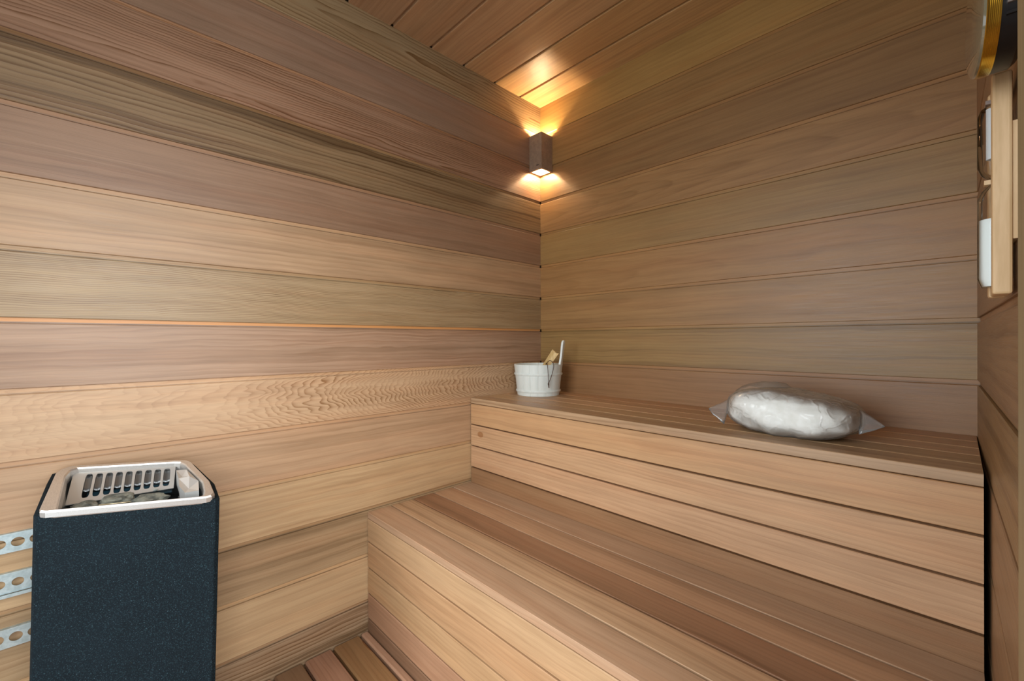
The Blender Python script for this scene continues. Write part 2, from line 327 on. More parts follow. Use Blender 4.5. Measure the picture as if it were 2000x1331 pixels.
# ceiling boards, run along the back wall, channel joints
CJ = [0, .1500, .329, .521, .700, .886, 1.072, 1.256, 1.44, 1.624, 1.808, 1.992, 2.176, 2.40]
CC = [(198, 161, 110), (194, 154, 103), (192, 154, 110), (189, 149, 108), (176, 138, 100), (169, 131, 96), (171, 135, 100), (178, 140, 105)]
for i in range(len(CJ)-1):
    a0, a1 = CJ[i], CJ[i+1]
    f = a0+(.012 if i else 0.0)
    pr = [(a0, -.02), (a1, -.02), (a1, 0), (f, 0), (f, -.010), (a0, -.010)] if i else [(0, -.02), (a1, -.02), (a1, 0), (0, 0)]
    pr = [(a0, .02), (a1, .02), (a1, .0012), (a1-.0012, 0), (f+.0015, 0), (f, .0015), (f, .010), (a0, .010)] if i else [(a0, .02), (a1, .02), (a1, .0012), (a1-.0012, 0), (a0, 0)]
    prism('ceiling_board', (0, 0, CEIL), X, -Y, Z, 0, 1.68, pr, ceil_, vref=a0, col=CC[i % 8], ringamp=.3, streak=.3, seed=41+i*1.3, v0=.5, freq=60)

# ------------------------------------------------------------------ benches
XE = 1.629
def bench(root, yf, zt, yback, tops, fronts, zf, slab, x1):
    """tops: boards of the seat from the front edge back; fronts: boards of the front face downwards"""
    n = len(tops); w = (abs(yf)-abs(yback))/n
    for i, q in enumerate(tops):
        a0 = abs(yf)-w*(i+1)+.0062; a1 = abs(yf)-w*i
        if i == n-1: a0 = abs(yback)+.001
        prism('seat_board', (0, 0, 0), X, -Y, Z, .004, x1, rectprof(a0, a1, zt-slab, zt, .0014), root, vref=a0+zt, **q)
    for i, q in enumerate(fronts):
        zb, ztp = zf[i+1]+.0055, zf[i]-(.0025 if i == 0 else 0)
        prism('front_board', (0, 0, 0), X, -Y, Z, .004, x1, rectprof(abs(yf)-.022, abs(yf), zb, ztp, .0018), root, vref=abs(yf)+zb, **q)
    for x in (.05, .56, 1.07, x1-.06):
        box('support_frame', x, x+.045, yf+.024, yback-.002 if yback < -.1 else -.003, zf[-1]+.006, zt-slab-.0005, SUBFLOOR, root)
lo = thing('lower_bench', 'lower cedar bench, the wide step in front, with its front boarded down to the floor', 'bench', (XE/2, -.75, 0))
up = thing('upper_bench', 'upper cedar bench along the back wall, carrying the white pail and the wrapped bundle', 'bench', (XE/2, -.25, 0))
bench(up, -.4925, CZ-.270, -.001,
  [dict(col=(189, 158, 123), streak=.5, seed=51.1), dict(col=(189, 156, 117), streak=.7, seed=52.2), dict(col=(194, 158, 121), streak=.3, seed=53.3),
   dict(col=(189, 152, 114), streak=.3, seed=54.4), dict(col=(185, 145, 108), streak=.3, seed=55.5)],
  [dict(col=(196, 155, 112), streak=.15, ringamp=.25, seed=56.1), dict(col=(200, 161, 122), streak=.12, ringamp=.4, freq=90, seed=57.7, knot_u=.072, knot_v=.058, knot_l=.021, knot_w=.0135, knot_a=.75),
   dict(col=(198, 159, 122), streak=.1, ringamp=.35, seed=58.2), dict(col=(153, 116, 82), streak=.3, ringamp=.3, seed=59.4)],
  [CZ-.2955, CZ-.397, CZ-.4955, CZ-.5955, CZ-.693], .0255, XE)
bench(lo, -1.0032, CZ-.6645, -.4925-.001,
  [dict(col=(190, 156, 125), streak=.25, ringamp=.25, seed=61.3, knot_u=.52, knot_v=-.012, knot_l=.05, knot_w=.02, knot_a=.25), dict(col=(192, 158, 123), streak=1.0, ringamp=.4, seed=62.9), dict(col=(153, 114, 84), streak=.6, ringamp=.3, seed=63.8),
   dict(col=(184, 147, 114), streak=.55, ringamp=.3, seed=64.6), dict(col=(184, 153, 123), streak=.25, ringamp=.2, seed=65.7)],
  [dict(col=(196, 161, 122), streak=.08, ringamp=.2, seed=66.1), dict(col=(194, 154, 114), streak=.15, ringamp=.25, seed=67.3), dict(col=(196, 159, 118), streak=.12, ringamp=.25, seed=68.3),
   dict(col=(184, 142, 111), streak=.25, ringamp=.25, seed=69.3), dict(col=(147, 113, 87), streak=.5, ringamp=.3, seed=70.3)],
  [CZ-.6885, CZ-.782, CZ-.882, CZ-.981, CZ-1.078, .012], .0235, XE)

# duckboard on the floor
db = thing('floor_duckboard', 'slatted cedar duckboard on the floor in front of the lower bench', 'floor mat', (.8, -1.7, 0))
fy = [1.0065, 1.0345, 1.1385, 1.238, 1.336, 1.435, 1.534, 1.633, 1.732, 1.831, 1.93, 2.029, 2.128, 2.227, 2.326]
fc = [(190, 150, 122), (150, 116, 78), (176, 134, 108), (138, 108, 80)]
for i in range(len(fy)-1):
    a0, a1 = fy[i]+(.009 if i else 0), fy[i+1]
    kw = dict(col=fc[i % 4], streak=.5 if i % 2 else .3, ringamp=.4, seed=80+i*1.7)
    if i == 1: kw.update(knot_u=.085, knot_v=-.055, knot_l=.05, knot_w=.012, knot_a=.8)
    prism('slat', (0, 0, 0), X, -Y, Z, .013, 1.60, rectprof(a0, a1, .016, .042, .005), db, vref=a1, **kw)
for x in (.10, .55, 1.0, 1.45): box('batten', x, x+.04, -2.32, -1.01, 0, .0162, SUBFLOOR, db)

# ------------------------------------------------------------------ generic shapes
def lathe(name, prof, c, mat, parent=None, n=48, axis=None, smooth=True, close=True):
    """prof: (radius, height) revolved about axis through c"""
    ax = Vector(axis or (0, 0, 1)).normalized(); e1 = ax.orthogonal().normalized(); e2 = ax.cross(e1); c = Vector(c)
    vs, fs = [], []
    for r, h in prof:
        for k in range(n): a = 2*math.pi*k/n; vs.append(c+ax*h+e1*(r*math.cos(a))+e2*(r*math.sin(a)))
    m = len(prof)
    for i in range(m if close else m-1):
        j = (i+1) % m
        for k in range(n): fs.append((i*n+k, i*n+(k+1) % n, j*n+(k+1) % n, j*n+k))
    o = link(name, vs, fs, mat, parent, smooth=smooth)
    if smooth: md = o.modifiers.new('n', 'EDGE_SPLIT'); md.split_angle = R(35)
    return o
def solid(name, prof, c, mat, parent=None, n=48, axis=None, smooth=True):
    """closed body: prof runs from the axis to the axis"""
    ax = Vector(axis or (0, 0, 1)).normalized(); e1 = ax.orthogonal().normalized(); e2 = ax.cross(e1); c = Vector(c)
    vs, fs, rings = [], [], []
    for r, h in prof:
        if r < 1e-6: rings.append([len(vs)]); vs.append(c+ax*h)
        else:
            rings.append(list(range(len(vs), len(vs)+n)))
            for k in range(n): a = 2*math.pi*k/n; vs.append(c+ax*h+e1*(r*math.cos(a))+e2*(r*math.sin(a)))
    for A, B in zip(rings, rings[1:]):
        for k in range(n):
            k2 = (k+1) % n
            if len(A) == 1 and len(B) > 1: fs.append((A[0], B[k], B[k2]))
            elif len(B) == 1 and len(A) > 1: fs.append((A[k], A[k2], B[0]))
            elif len(A) > 1: fs.append((A[k], A[k2], B[k2], B[k]))
    o = link(name, vs, fs, mat, parent, smooth=smooth)
    if smooth: md = o.modifiers.new('n', 'EDGE_SPLIT'); md.split_angle = R(38)
    return o
def tube(name, pts, r, mat, parent=None, n=8):
    pts = [Vector(q) for q in pts]; vs, fs = [], []
    for i, q in enumerate(pts):
        t = (pts[min(i+1, len(pts)-1)]-pts[max(i-1, 0)]).normalized(); e1 = t.cross(Vector((.3, .2, 1))).normalized(); e2 = t.cross(e1)
        rr = r[i] if isinstance(r, list) else r
        for k in range(n): a = 2*math.pi*k/n; vs.append(q+e1*rr*math.cos(a)+e2*rr*math.sin(a))
    for i in range(len(pts)-1):
        for k in range(n): fs.append((i*n+k, i*n+(k+1) % n, (i+1)*n+(k+1) % n, (i+1)*n+k))
    fs += [tuple(range(n)), tuple(range(len(vs)-n, len(vs)))]
    return link(name, vs, fs, mat, parent, smooth=True)
def slab_outline(name, pts2, thick, frame, mat, parent=None, bevel=0.0, smooth=False):
    """extrude a 2-D outline (a,b) in frame (O,ea,eb,ec) by thick along ec"""
    O, ea, eb, ec = frame; n = len(pts2); vs = [O+ea*a+eb*b for a, b in pts2]+[O+ea*a+eb*b+ec*thick for a, b in pts2]
    fs = [tuple(range(n)), tuple(range(2*n-1, n-1, -1))]+[(i, (i+1) % n, n+(i+1) % n, n+i) for i in range(n)]
    return link(name, vs, fs, mat, parent, bevel=bevel, smooth=smooth)

# ------------------------------------------------------------------ corner lamp
LS, LT, LB = .088, 1.0865+CZ, .8955+CZ
lamp = thing('corner_lamp', 'square taupe up and down wall lamp lit in the corner under the ceiling', 'lamp', (.044, -.044, LB))
o_, i_ = (0.0005, LS), (.011, LS-.011)
def ring_box(name, o, i, z0, z1, mat, parent, bevel=0.0):
    sq = lambda a, b, z: [(a, -a, z), (b, -a, z), (b, -b, z), (a, -b, z)]
    vs = sq(*o, z0)+sq(*i, z0)+sq(*o, z1)+sq(*i, z1); fs = []
    for k in range(4):
        q = (k+1) % 4
        fs += [(k, q, 4+q, 4+k), (8+k, 8+q, 12+q, 12+k), (k, q, 8+q, 8+k), (4+k, 4+q, 12+q, 12+k)]
    return link(name, vs, fs, mat, parent, bevel=bevel)
ring_box('housing', o_, i_, LB, LT, LAMPBODY, lamp, .0012)
ring_box('inner_sleeve', (.0112, LS-.0112), (.0125, LS-.0125), LB+.004, LT-.004, simple('lamp_lining', (244, 238, 228), .5), lamp)
box('partition', .0127, LS-.0127, -LS+.0127, -.0127, (LB+LT)/2-.004, (LB+LT)/2+.004, simple('lamp_core', (230, 224, 214), .5), lamp)
for zc, s in ((LT-.046, 1), (LB+.046, -1)):
    solid('bulb', [(0, -.014), (.007, -.012), (.008, 0), (.007, .010), (0, .014)], (.044, -.044, zc), GLOW, lamp, n=16)
    l = bpy.data.lights.new('bulb_light', 'POINT'); l.energy = 5.2; l.shadow_soft_size = .004; l.color = (1.0, .72, .43)
    lo_ = bpy.data.objects.new('bulb_light', l); lo_.location = (.040, -.040, zc+s*.018); COL.objects.link(lo_)
mk = []
for k, (a, w) in enumerate([(0, .004), (.006, .003), (.0105, .003), (.015, .002)]): mk.append(box('maker_mark', .052+a, .052+a+w, -LS-.0004, -LS+.0004, LB+.022-.002*(k % 2), LB+.0265, DARK, lamp))

# ------------------------------------------------------------------ pail, ladle
PC = Vector((.138, -.172, CZ-.2698)); PH, PB, PT = .151, .1035, .1205
pail = thing('sauna_pail', 'white painted wooden pail with two hoops and one tall stave on the upper bench', 'pail', PC)
nst = 18
def rad(h): return PB+(PT-PB)*h/PH
hand_ang = R(22)                        # the tall stave stands at the pail's right
for k in range(nst):
    a0 = 2*math.pi*k/nst+.0018+hand_ang-math.pi/nst; a1 = 2*math.pi*(k+1)/nst-.0018+hand_ang-math.pi/nst
    vs = []
    for h in (0, PH):
        for ro_ in (rad(h)-.0105, rad(h)):
            for j in range(4): a = a0+(a1-a0)*j/3; vs.append(PC+Vector((ro_*math.cos(a), ro_*math.sin(a), h)))
    fs = []
    for j in range(3): fs += [(j, j+1, 5+j, 4+j), (8+j, 9+j, 13+j, 12+j), (j, j+1, 9+j, 8+j), (4+j, 5+j, 13+j, 12+j)]
    fs += [(0, 4, 12, 8), (3, 7, 15, 11)]
    link('stave', vs, fs, PAIL, pail, bevel=.0006)
solid('pail_bottom', [(0, .004), (rad(.01)-.011, .004), (rad(.02)-.011, .018), (0, .018)], PC, PAIL, pail)
for h in (.022, .104):
    r = rad(h); lathe('hoop', [(r-.001, h-.006), (r+.0035, h-.0055), (r+.0055, h), (r+.0035, h+.0055), (r-.001, h+.006)], PC, PAIL, pail)
# tall stave handle
er = Vector((math.cos(hand_ang), math.sin(hand_ang), 0)); et = Vector((-math.sin(hand_ang), math.cos(hand_ang), 0))
lean = (er*(PT-PB)/PH*1.2+Z).normalized()
pr = []
for k in range(9): a = math.pi*k/8; pr.append((.0155*math.cos(a), .103+.0155*math.sin(a)))
pr = [(.017, -.004), (.0115, .030), (.0125, .060), (.0155, .085)]+pr+[(-.0155, .085), (-.0125, .060), (-.0115, .030), (-.017, -.004)]
slab_outline('tall_stave_handle', [(a, b) for a, b in pr], .0105, (PC+er*(rad(PH)-.0105)+Z*PH, et, lean, er), PAIL, pail, bevel=.002)
# ladle: grooved pale handle leaning over the rim
ladle = thing('ladle', 'pale wooden ladle leaning in the white pail with a brown cord through its handle', 'ladle', PC+Vector((0, 0, .03)))
def camspace(px, py, dz): return CAM+(Fv+R2*((px-1000)/843.77)+U2*((665.5-py)/843.77))*dz
la0 = PC+Rv*(-.030)+Vector((0,0,.040)); la1 = PC+Rv*.084+Fv*(-.03)+Vector((0,0,.214))
ld = (la1-la0).normalized(); ls_ = ld.cross(Vector((-.62, .78, 0))).normalized(); ln = ls_.cross(ld)
if ln.dot(CAM-la1) < 0: ln = -ln
L = (la1-la0).length; sec = 9; vs = []; fs = []
for i in range(13):
    s = i/12; w = .0135+.0050*s
    for j in range(sec): t = -1+2*j/(sec-1); vs.append(la0+ld*(L*s-(0.010*(1-abs(t)) if i == 12 else 0))+ls_*(w*t)+ln*(.005*abs(t)**1.6))
    for j in range(sec): t = 1-2*j/(sec-1); vs.append(la0+ld*(L*s-(0.010*(1-abs(t)) if i == 12 else 0))+ls_*(w*t)+ln*(-.006+.002*abs(t)))
m2 = 2*sec
for i in range(12):
    for j in range(m2): fs.append((i*m2+j, i*m2+(j+1) % m2, (i+1)*m2+(j+1) % m2, (i+1)*m2+j))
fs += [tuple(range(m2)), tuple(range(12*m2, 13*m2))]
link('handle', vs, fs, PALEWOOD, ladle, smooth=False)
bw = la0-ld*.012
solid('bowl', [(0, -.020), (.022, -.016), (.030, -.004), (.032, .008), (.029, .008), (.027, -.003), (.020, -.012), (0, -.015)], PC+Vector((-.035, -.03, .042)), PALEWOOD, ladle, n=24)
hole = la0+ld*(L*.62)+ln*.004
fr = PC+Vector((.058, -.110, 0))          # cord leaves over the front of the rim
k1 = PC+Vector((.0640, -.0960, .066))
k1 = PC+Vector((math.cos(R(-24)), math.sin(R(-24)), 0))*(rad(.066)+.009)+Z*.062
r1 = PC+Vector((math.cos(R(-27)), math.sin(R(-27)), 0))*(rad(PH)+.002)+Z*(PH+.002)
r2 = PC+Vector((math.cos(R(-11)), math.sin(R(-11)), 0))*(rad(PH)+.002)+Z*(PH+.002)
c1 = [hole, (hole+r1)/2+Z*.010, r1, r1*.6+k1*.4+(r1-PC).normalized()*.004-Z*.002, k1]
c2 = [hole+ls_*.006, (hole+r2)/2+Z*.020, r2, r2*.5+k1*.5+Vector((.006, 0, .0)), k1]
def smoothpts(p, n=24):
    out = []
    for i in range(n+1):
        t = i/n*(len(p)-1); k = min(int(t), len(p)-2); f = t-k
        p0, p1, p2, p3 = p[max(k-1, 0)], p[k], p[k+1], p[min(k+2, len(p)-1)]
        out.append(.5*((2*p1)+(p2-p0)*f+(2*p0-5*p1+4*p2-p3)*f*f+(3*p1-p0-3*p2+p3)*f**3))
    return out
cord_ = tube('cord', smoothpts(c1), .0013, CORD, ladle, 6); tube('cord', smoothpts(c2), .0016, CORD, ladle, 6)
tube('cord_knot', [k1+Z*.004, k1, k1-Z*.005+X*.001, k1-Z*.012+X*.002, k1-Z*.018+X*.003], [.002, .0040, .0030, .0022, .0026], CORD, cord_, 8)

# ------------------------------------------------------------------ plastic-wrapped bundle
BC = Vector((1.265, -.322, CZ-.270)); BA = R(-5)
bx_, by_ = Vector((math.cos(BA), math.sin(BA), 0)), Vector((-math.sin(BA), math.cos(BA), 0))
def bundle(name, sc, off, amp, mat, parent, nu=72, nv=36, seedz=0.0):
    vs, fs = [], []
    for i in range(nv+1):
        ph = math.pi*i/nv-math.pi/2
        for k in range(nu):
            t = 2*math.pi*k/nu; c_, s_ = math.cos(t), math.sin(t)
            e = .72
            ce = max(math.cos(ph), 0)**(.50 if ph > 0 else .36); sx = math.copysign(abs(c_)**e, c_)*ce; sy = math.copysign(abs(s_)**e, s_)*ce; sz = math.copysign(abs(math.sin(ph))**.78, math.sin(ph))
            x, y, z = sx*.172, sy*.112, sz*.0590
            z *= 1.0-.30*max(0, x/.176)**2-.10*max(0, -x/.176)**2
            z *= 1.0+.10*math.exp(-((x+.05)/.08)**2)
            crease = math.exp(-((x-.005+.25*(z))/.012)**2)*max(0, -y/.11)*max(0, 1-(z+.02)/.05)
            d = 1+amp*(mnoise.noise(Vector((x*9, y*9, z*14+seedz)))*.55+mnoise.noise(Vector((x*26, y*26, z*36+seedz)))*.25)
            x, y, z = x*d*sc, y*d*sc, z*d*sc
            y += crease*.016
            vs.append(BC+bx_*x+by_*y+Z*max(z+.062+off, .0008+off))
    for i in range(nv):
        for k in range(nu): fs.append((i*nu+k, i*nu+(k+1) % nu, (i+1)*nu+(k+1) % nu, (i+1)*nu+k))
    return link(name, vs, fs, mat, parent, smooth=True)
bag = thing('wrapped_bundle', 'white fluffy bundle wrapped in clear plastic film on the upper bench near the right wall', 'package', BC)
bundle('fleece', .965, .0008, .16, FLEECE, bag)
bundle('plastic_film', 1.0, 0.0, .20, FILM, bag)
def fin(name, pts, mat=FILM_DENSE, sub=6, amp=.004):
    """loose flap of film: a crumpled triangle or quad with real thickness"""
    A, B, C, D = [BC+bx_*a+by_*b+Z*c for a, b, c in pts]; vs, fs = [], []; n = sub
    for i in range(n+1):
        for j in range(n+1):
            s, t = i/n, j/n; q = A*(1-s)*(1-t)+B*s*(1-t)+C*s*t+D*(1-s)*t
            q = q+Vector((0, 1, .6))*amp*mnoise.noise(q*60); vs.append(q)
    for i in range(n):
        for j in range(n): fs.append((i*(n+1)+j, (i+1)*(n+1)+j, (i+1)*(n+1)+j+1, i*(n+1)+j+1))
    o = link(name, vs, fs, mat, bag, smooth=True); md = o.modifiers.new('t', 'SOLIDIFY'); md.thickness = .0006; return o
fin('film_corner', [(.158, -.040, .030), (.203, -.012, .050), (.204, -.010, .052), (.150, .005, .090)])
fin('film_corner', [(-.158, -.085, .012), (-.204, -.085, .052), (-.206, -.083, .055), (-.160, -.030, .088)])
# ballooned loose film at the back left
vs, fs = [], []; nu, nv = 28, 14
for i in range(nv+1):
    ph = math.pi*i/nv-math.pi/2
    for k in range(nu):
        t = 2*math.pi*k/nu; q = Vector((math.cos(ph)*math.cos(t)*.105, math.cos(ph)*math.sin(t)*.05, math.sin(ph)*.058)); q *= 1+.12*mnoise.noise(q*30)
        vs.append(BC+bx_*(q.x-.080)+by_*(q.y+.045)+Z*(q.z+.082))
for i in range(nv):
    for k in range(nu): fs.append((i*nu+k, i*nu+(k+1) % nu, (i+1)*nu+(k+1) % nu, (i+1)*nu+k))
link('loose_film', vs, fs, FILM_LOOSE, bag, smooth=True)

# ------------------------------------------------------------------ heater
HS = 1.07
def hcam(v): return CAM+(Vector(v)-Vector((1.5936, -1.7637, 0)))*HS if False else CAM+Vector((v[0]-1.5936, v[1]+1.7637, v[2]))*HS
HO = hcam((.4062, -1.7091, -.3425)); ex = Vector((.3906, .9202, -.0252)).normalized(); ez = Vector((.1462, -.0350, .9886)).normalized(); ex = (ex-ez*ex.dot(ez)).normalized(); ey = ez.cross(ex)
if ey.x > 0: ey = -ey
UP = Vector((.0188, .0194, .9996)).normalized()
def H(a, b, c=0.0): return HO+ex*(a*HS)+ey*(b*HS)+ez*(c*HS)
base_z = .062
heater = thing('sauna_heater', 'black speckled electric sauna heater with an aluminium top frame, in front of the left wall', 'heater', (HO.x, HO.y, .042))
casing = [(-.1543, 0), (-.205, .150), (-.2225, .206), (-.210, .2215), (.040, .2215), (.0560, .200), (.1267, .081), (.1543, .006), (.148, 0)]
casing[0] = (-.148, 0); casing.insert(1, (-.1543, .006))
def down(q): return q-UP*((q.z-base_z)/UP.z)
n = len(casing); inn = [(a*.955-.002, .006+b*.945) for a, b in casing]
vs = [down(H(a, b)) for a, b in casing]+[H(a, b, -.001) for a, b in casing]+[H(a, b, -.001) for a, b in inn]+[H(a, b, -.10) for a, b in inn]
fs = [tuple(range(n))]
for k in range(n):
    q = (k+1) % n
    for r_ in range(3): fs.append((r_*n+k, r_*n+q, (r_+1)*n+q, (r_+1)*n+k))
fs.append(tuple(range(4*n-1, 3*n-1, -1)))
link('casing', vs, fs, SPECKLE, heater, bevel=.0015)
for a, b in ((-.12, .03), (-.16, .18), (.11, .03), (.03, .18)):
    q = down(H(a, b)); solid('foot', [(0, .0), (.014, .0), (.014, base_z-.0425), (0, base_z-.0425)], (q.x, q.y, .0425), DARK, heater, n=16)
outer = [(-.132, -.004), (-.142, .000), (-.148, .012), (-.2065, .186), (-.2065, .205), (-.194, .2215), (.013, .2165), (.036, .210), (.049, .1973), (.1185, .0761), (.1349, .0338), (.1435, .012), (.141, .001), (.132, -.004)]
inner = [(-.112, .000), (-.117, .002), (-.119, .007), (-.1800, .165), (-.1850, .195), (-.176, .2055), (.012, .2030), (.026, .199), (.040, .184), (.1050, .0740), (.1200, .0300), (.1245, .010), (.123, .004), (.116, .000)]
def loft(name, rings, mat, parent, cap=False, smooth=False, bevel=0.0):
    n = len(rings[0]); vs = [H(*q) for r_ in rings for q in r_]; fs = []
    for i in range(len(rings)-1):
        for k in range(n): fs.append((i*n+k, i*n+(k+1) % n, (i+1)*n+(k+1) % n, (i+1)*n+k))
    if cap: fs.append(tuple(range((len(rings)-1)*n, len(rings)*n)))
    return link(name, vs, fs, mat, parent, smooth=smooth, bevel=bevel)
def lift(o, z, k=1.0, c=(-.03, .1)): return [((a-c[0])*k+c[0], (b-c[1])*k+c[1], z) for a, b in o]
rim = loft('top_frame', [lift(outer, -.004), lift(outer, .006), lift(outer, .010, .985), lift(inner, .010, 1.012), lift(inner, .007, .992), lift(inner, -.010, .975), lift(inner, -.010, 1.0), lift(outer, -.004, .98), lift(outer, -.004)], ALU, heater)
# cavity with steel lining
loft('cavity_lining', [lift(inner, -.004, .985), lift(inner, -.075, .93)], STEEL, heater)
cf = loft('cavity_floor', [lift(inner, -.074, .925)], DARK, heater, cap=True) if False else slab_outline('cavity_floor', [((a+.03)*.90-.03, (b-.1)*.90+.1) for a, b in inner], -.006, (H(0, 0, -.07), ex*HS, ey*HS, ez), DARK, heater)
# sloping slotted back plate: corners in heater space
P00, P10, P01, P11 = H(-.1640, .2015, -.001), H(.016, .1985, -.001), H(-.1330, .0985, -.029), H(.030, .1370, -.029)
def bil(s, t): return P00*(1-s)*(1-t)+P10*s*(1-t)+P01*(1-s)*t+P11*s*t
def holed(name, cells, mapper, mat, parent, thick, hole, m=24):
    """sheet made of cells (s0,s1,t0,t1); each with an opening traced by hole(angle)->(s,t)"""
    vs, fs = [], []
    for (s0, s1, t0, t1, h) in cells:
        b = len(vs)
        if h is None:
            vs += [mapper(s0, t0), mapper(s1, t0), mapper(s1, t1), mapper(s0, t1)]; fs.append((b, b+1, b+2, b+3)); continue
        sc, tc = (s0+s1)/2, (t0+t1)/2
        for k in range(m):
            a = 2*math.pi*k/m+math.pi/4; c_, s_ = math.cos(a), math.sin(a); q = max(abs(c_), abs(s_))
            vs.append(mapper(sc+(s1-s0)/2*c_/q, tc+(t1-t0)/2*s_/q))
        for k in range(m):
            a = 2*math.pi*k/m+math.pi/4; ds, dt = h(a); vs.append(mapper(sc+ds, tc+dt))
        for k in range(m): fs.append((b+k, b+(k+1) % m, b+m+(k+1) % m, b+m+k))
    o = link(name, vs, fs, mat, parent); bm = bmesh.new(); bm.from_mesh(o.data); bmesh.ops.remove_doubles(bm, verts=bm.verts, dist=1e-5); bmesh.ops.recalc_face_normals(bm, faces=bm.faces); bm.to_mesh(o.data); bm.free()
    md = o.modifiers.new('t', 'SOLIDIFY'); md.thickness = thick; md.offset = 0; return o
def slot(hs, ht, r=.5):
    def f(a):
        c_, s_ = math.cos(a), math.sin(a)
        return hs*math.copysign(abs(c_)**.55, c_), ht*math.copysign(abs(s_)**.38, s_)
    return f
LOUV = simple('grey_louver_steel', (120, 122, 122), .38, .7)
SL = [.020+i*.1045 for i in range(10)]
cells = [(-.10, .020, 0, 1, None), (SL[9], 1, 0, 1, None)]
for i in range(9): cells += [(SL[i], SL[i+1], .03, .90, slot(.0385, .395)), (SL[i], SL[i+1], 0, .03, None), (SL[i], SL[i+1], .90, 1, None)]
plate_ = holed('slotted_plate', cells, bil, simple('satin_plate', (198, 198, 194), .36, .55), heater, .0016, None)
pn = (P10-P00).cross(P01-P00).normalized()
if pn.dot(CAM-P00) < 0: pn = -pn
for i in range(9):
    sc = (SL[i]+SL[i+1])/2; vs, fs = [], []; m = 7
    for t in (.04, .18, .32, .46, .58):
        for j in range(m):
            a = -1+2*j/(m-1); vs.append(bil(sc+.043*a, t)-pn*(.0025+.004*(1-a*a)+.003*t))
    for r_ in range(4):
        for j in range(m-1): fs.append((r_*m+j, r_*m+j+1, (r_+1)*m+j+1, (r_+1)*m+j))
    o = link('louver', vs, fs, LOUV, heater, smooth=True); md = o.modifiers.new('t', 'SOLIDIFY'); md.thickness = .0008
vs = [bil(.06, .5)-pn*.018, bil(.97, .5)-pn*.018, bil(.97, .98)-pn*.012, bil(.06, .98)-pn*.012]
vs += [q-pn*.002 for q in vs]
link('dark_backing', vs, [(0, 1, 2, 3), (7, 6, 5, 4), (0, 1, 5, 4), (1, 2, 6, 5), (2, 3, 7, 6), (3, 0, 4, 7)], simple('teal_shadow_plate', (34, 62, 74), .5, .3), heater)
for s in (.27, .80):
    q = bil(s, 1.0)+pn*.002; solid('screw', [(0, 0), (.004, 0), (.004, .003), (0, .004)], q, ZINC, plate_, n=10, axis=pn)
# faceted emblem block at the right of the trough
g = [(.030, .156), (.050, .158), (.094, .086), (.108, .036), (.084, .030), (.063, .0655), (.050, .107)]
gv = [H(a, b, .007) for a, b in g]+[H(a, b, -.03) for a, b in g]; t1, t2, t3 = H(.049, .131, .001), H(.073, .098, .015), H(.082, .062, .001)
gv += [t1, t2, t3]
gf = [(0, 1, 14), (1, 2, 15), (1, 15, 14), (14, 15, 6), (0, 14, 6), (6, 15, 16), (6, 16, 5), (15, 2, 16), (2, 3, 16), (3, 4, 16), (4, 5, 16)]+[(k, (k+1) % 7, 7+(k+1) % 7, 7+k) for k in range(7)]
link('faceted_emblem', gv, gf, simple('bright_satin_metal', (212, 212, 208), .34, .55), heater)
# trough grille bars under the stones
for i in range(9):
    s = i/8; A = H(-.125+.20*s, .020+.0*s, -.034); B = H(-.140+.19*s, .105, -.036)
    tube('grille_bar', [A, (A+B)/2, B], .0022, STEEL, heater, 6)
def stone(c, sx, sy, sz, rot, label, sd):
    bm = bmesh.new(); bmesh.ops.create_icosphere(bm, subdivisions=3, radius=1)
    for v in bm.verts:
        q = v.co.normalized(); q = Vector([math.copysign(abs(t)**.7, t) for t in q])
        v.co = q*(1+.30*mnoise.noise(q*1.6+Vector((sd, 0, 0)))+.10*mnoise.noise(q*4.5+Vector((0, sd, 0))))
    M = Matrix((( *(ex*sx),), (*(ey*sy),), (*(ez*sz),))).transposed() @ Matrix.Rotation(rot, 3, 'Z')
    vs = [H(*c)+M @ v.co for v in bm.verts]; fs = [tuple(v.index for v in f.verts) for f in bm.faces]; bm.free()
    o = link('sauna_stone', vs, fs, STONE, None); tag(o, label, 'stone', 'stones in the heater top'); return o
stone((-.098, .055, -.019), .022, .020, .011, .5, 'rough grey stone at the left end of the heater trough', 1)
stone((-.050, .070, -.016), .032, .020, .012, .1, 'flat split grey stone in the middle of the heater trough', 2.5)
stone((.012, .058, -.015), .034, .017, .010, -.1, 'longest grey stone in the heater trough, beside the faceted emblem', 4.1)
stone((-.016, .034, -.021), .020, .014, .008, .9, 'small stone low at the front of the heater trough', 5.7)
# steel trim strip of the element below the middle stone
tube('element_edge', [H(-.072, .047, -.012), H(-.012, .050, -.012)], .0012, simple('warm_wire', (220, 200, 160), .3, .6), heater, 6)

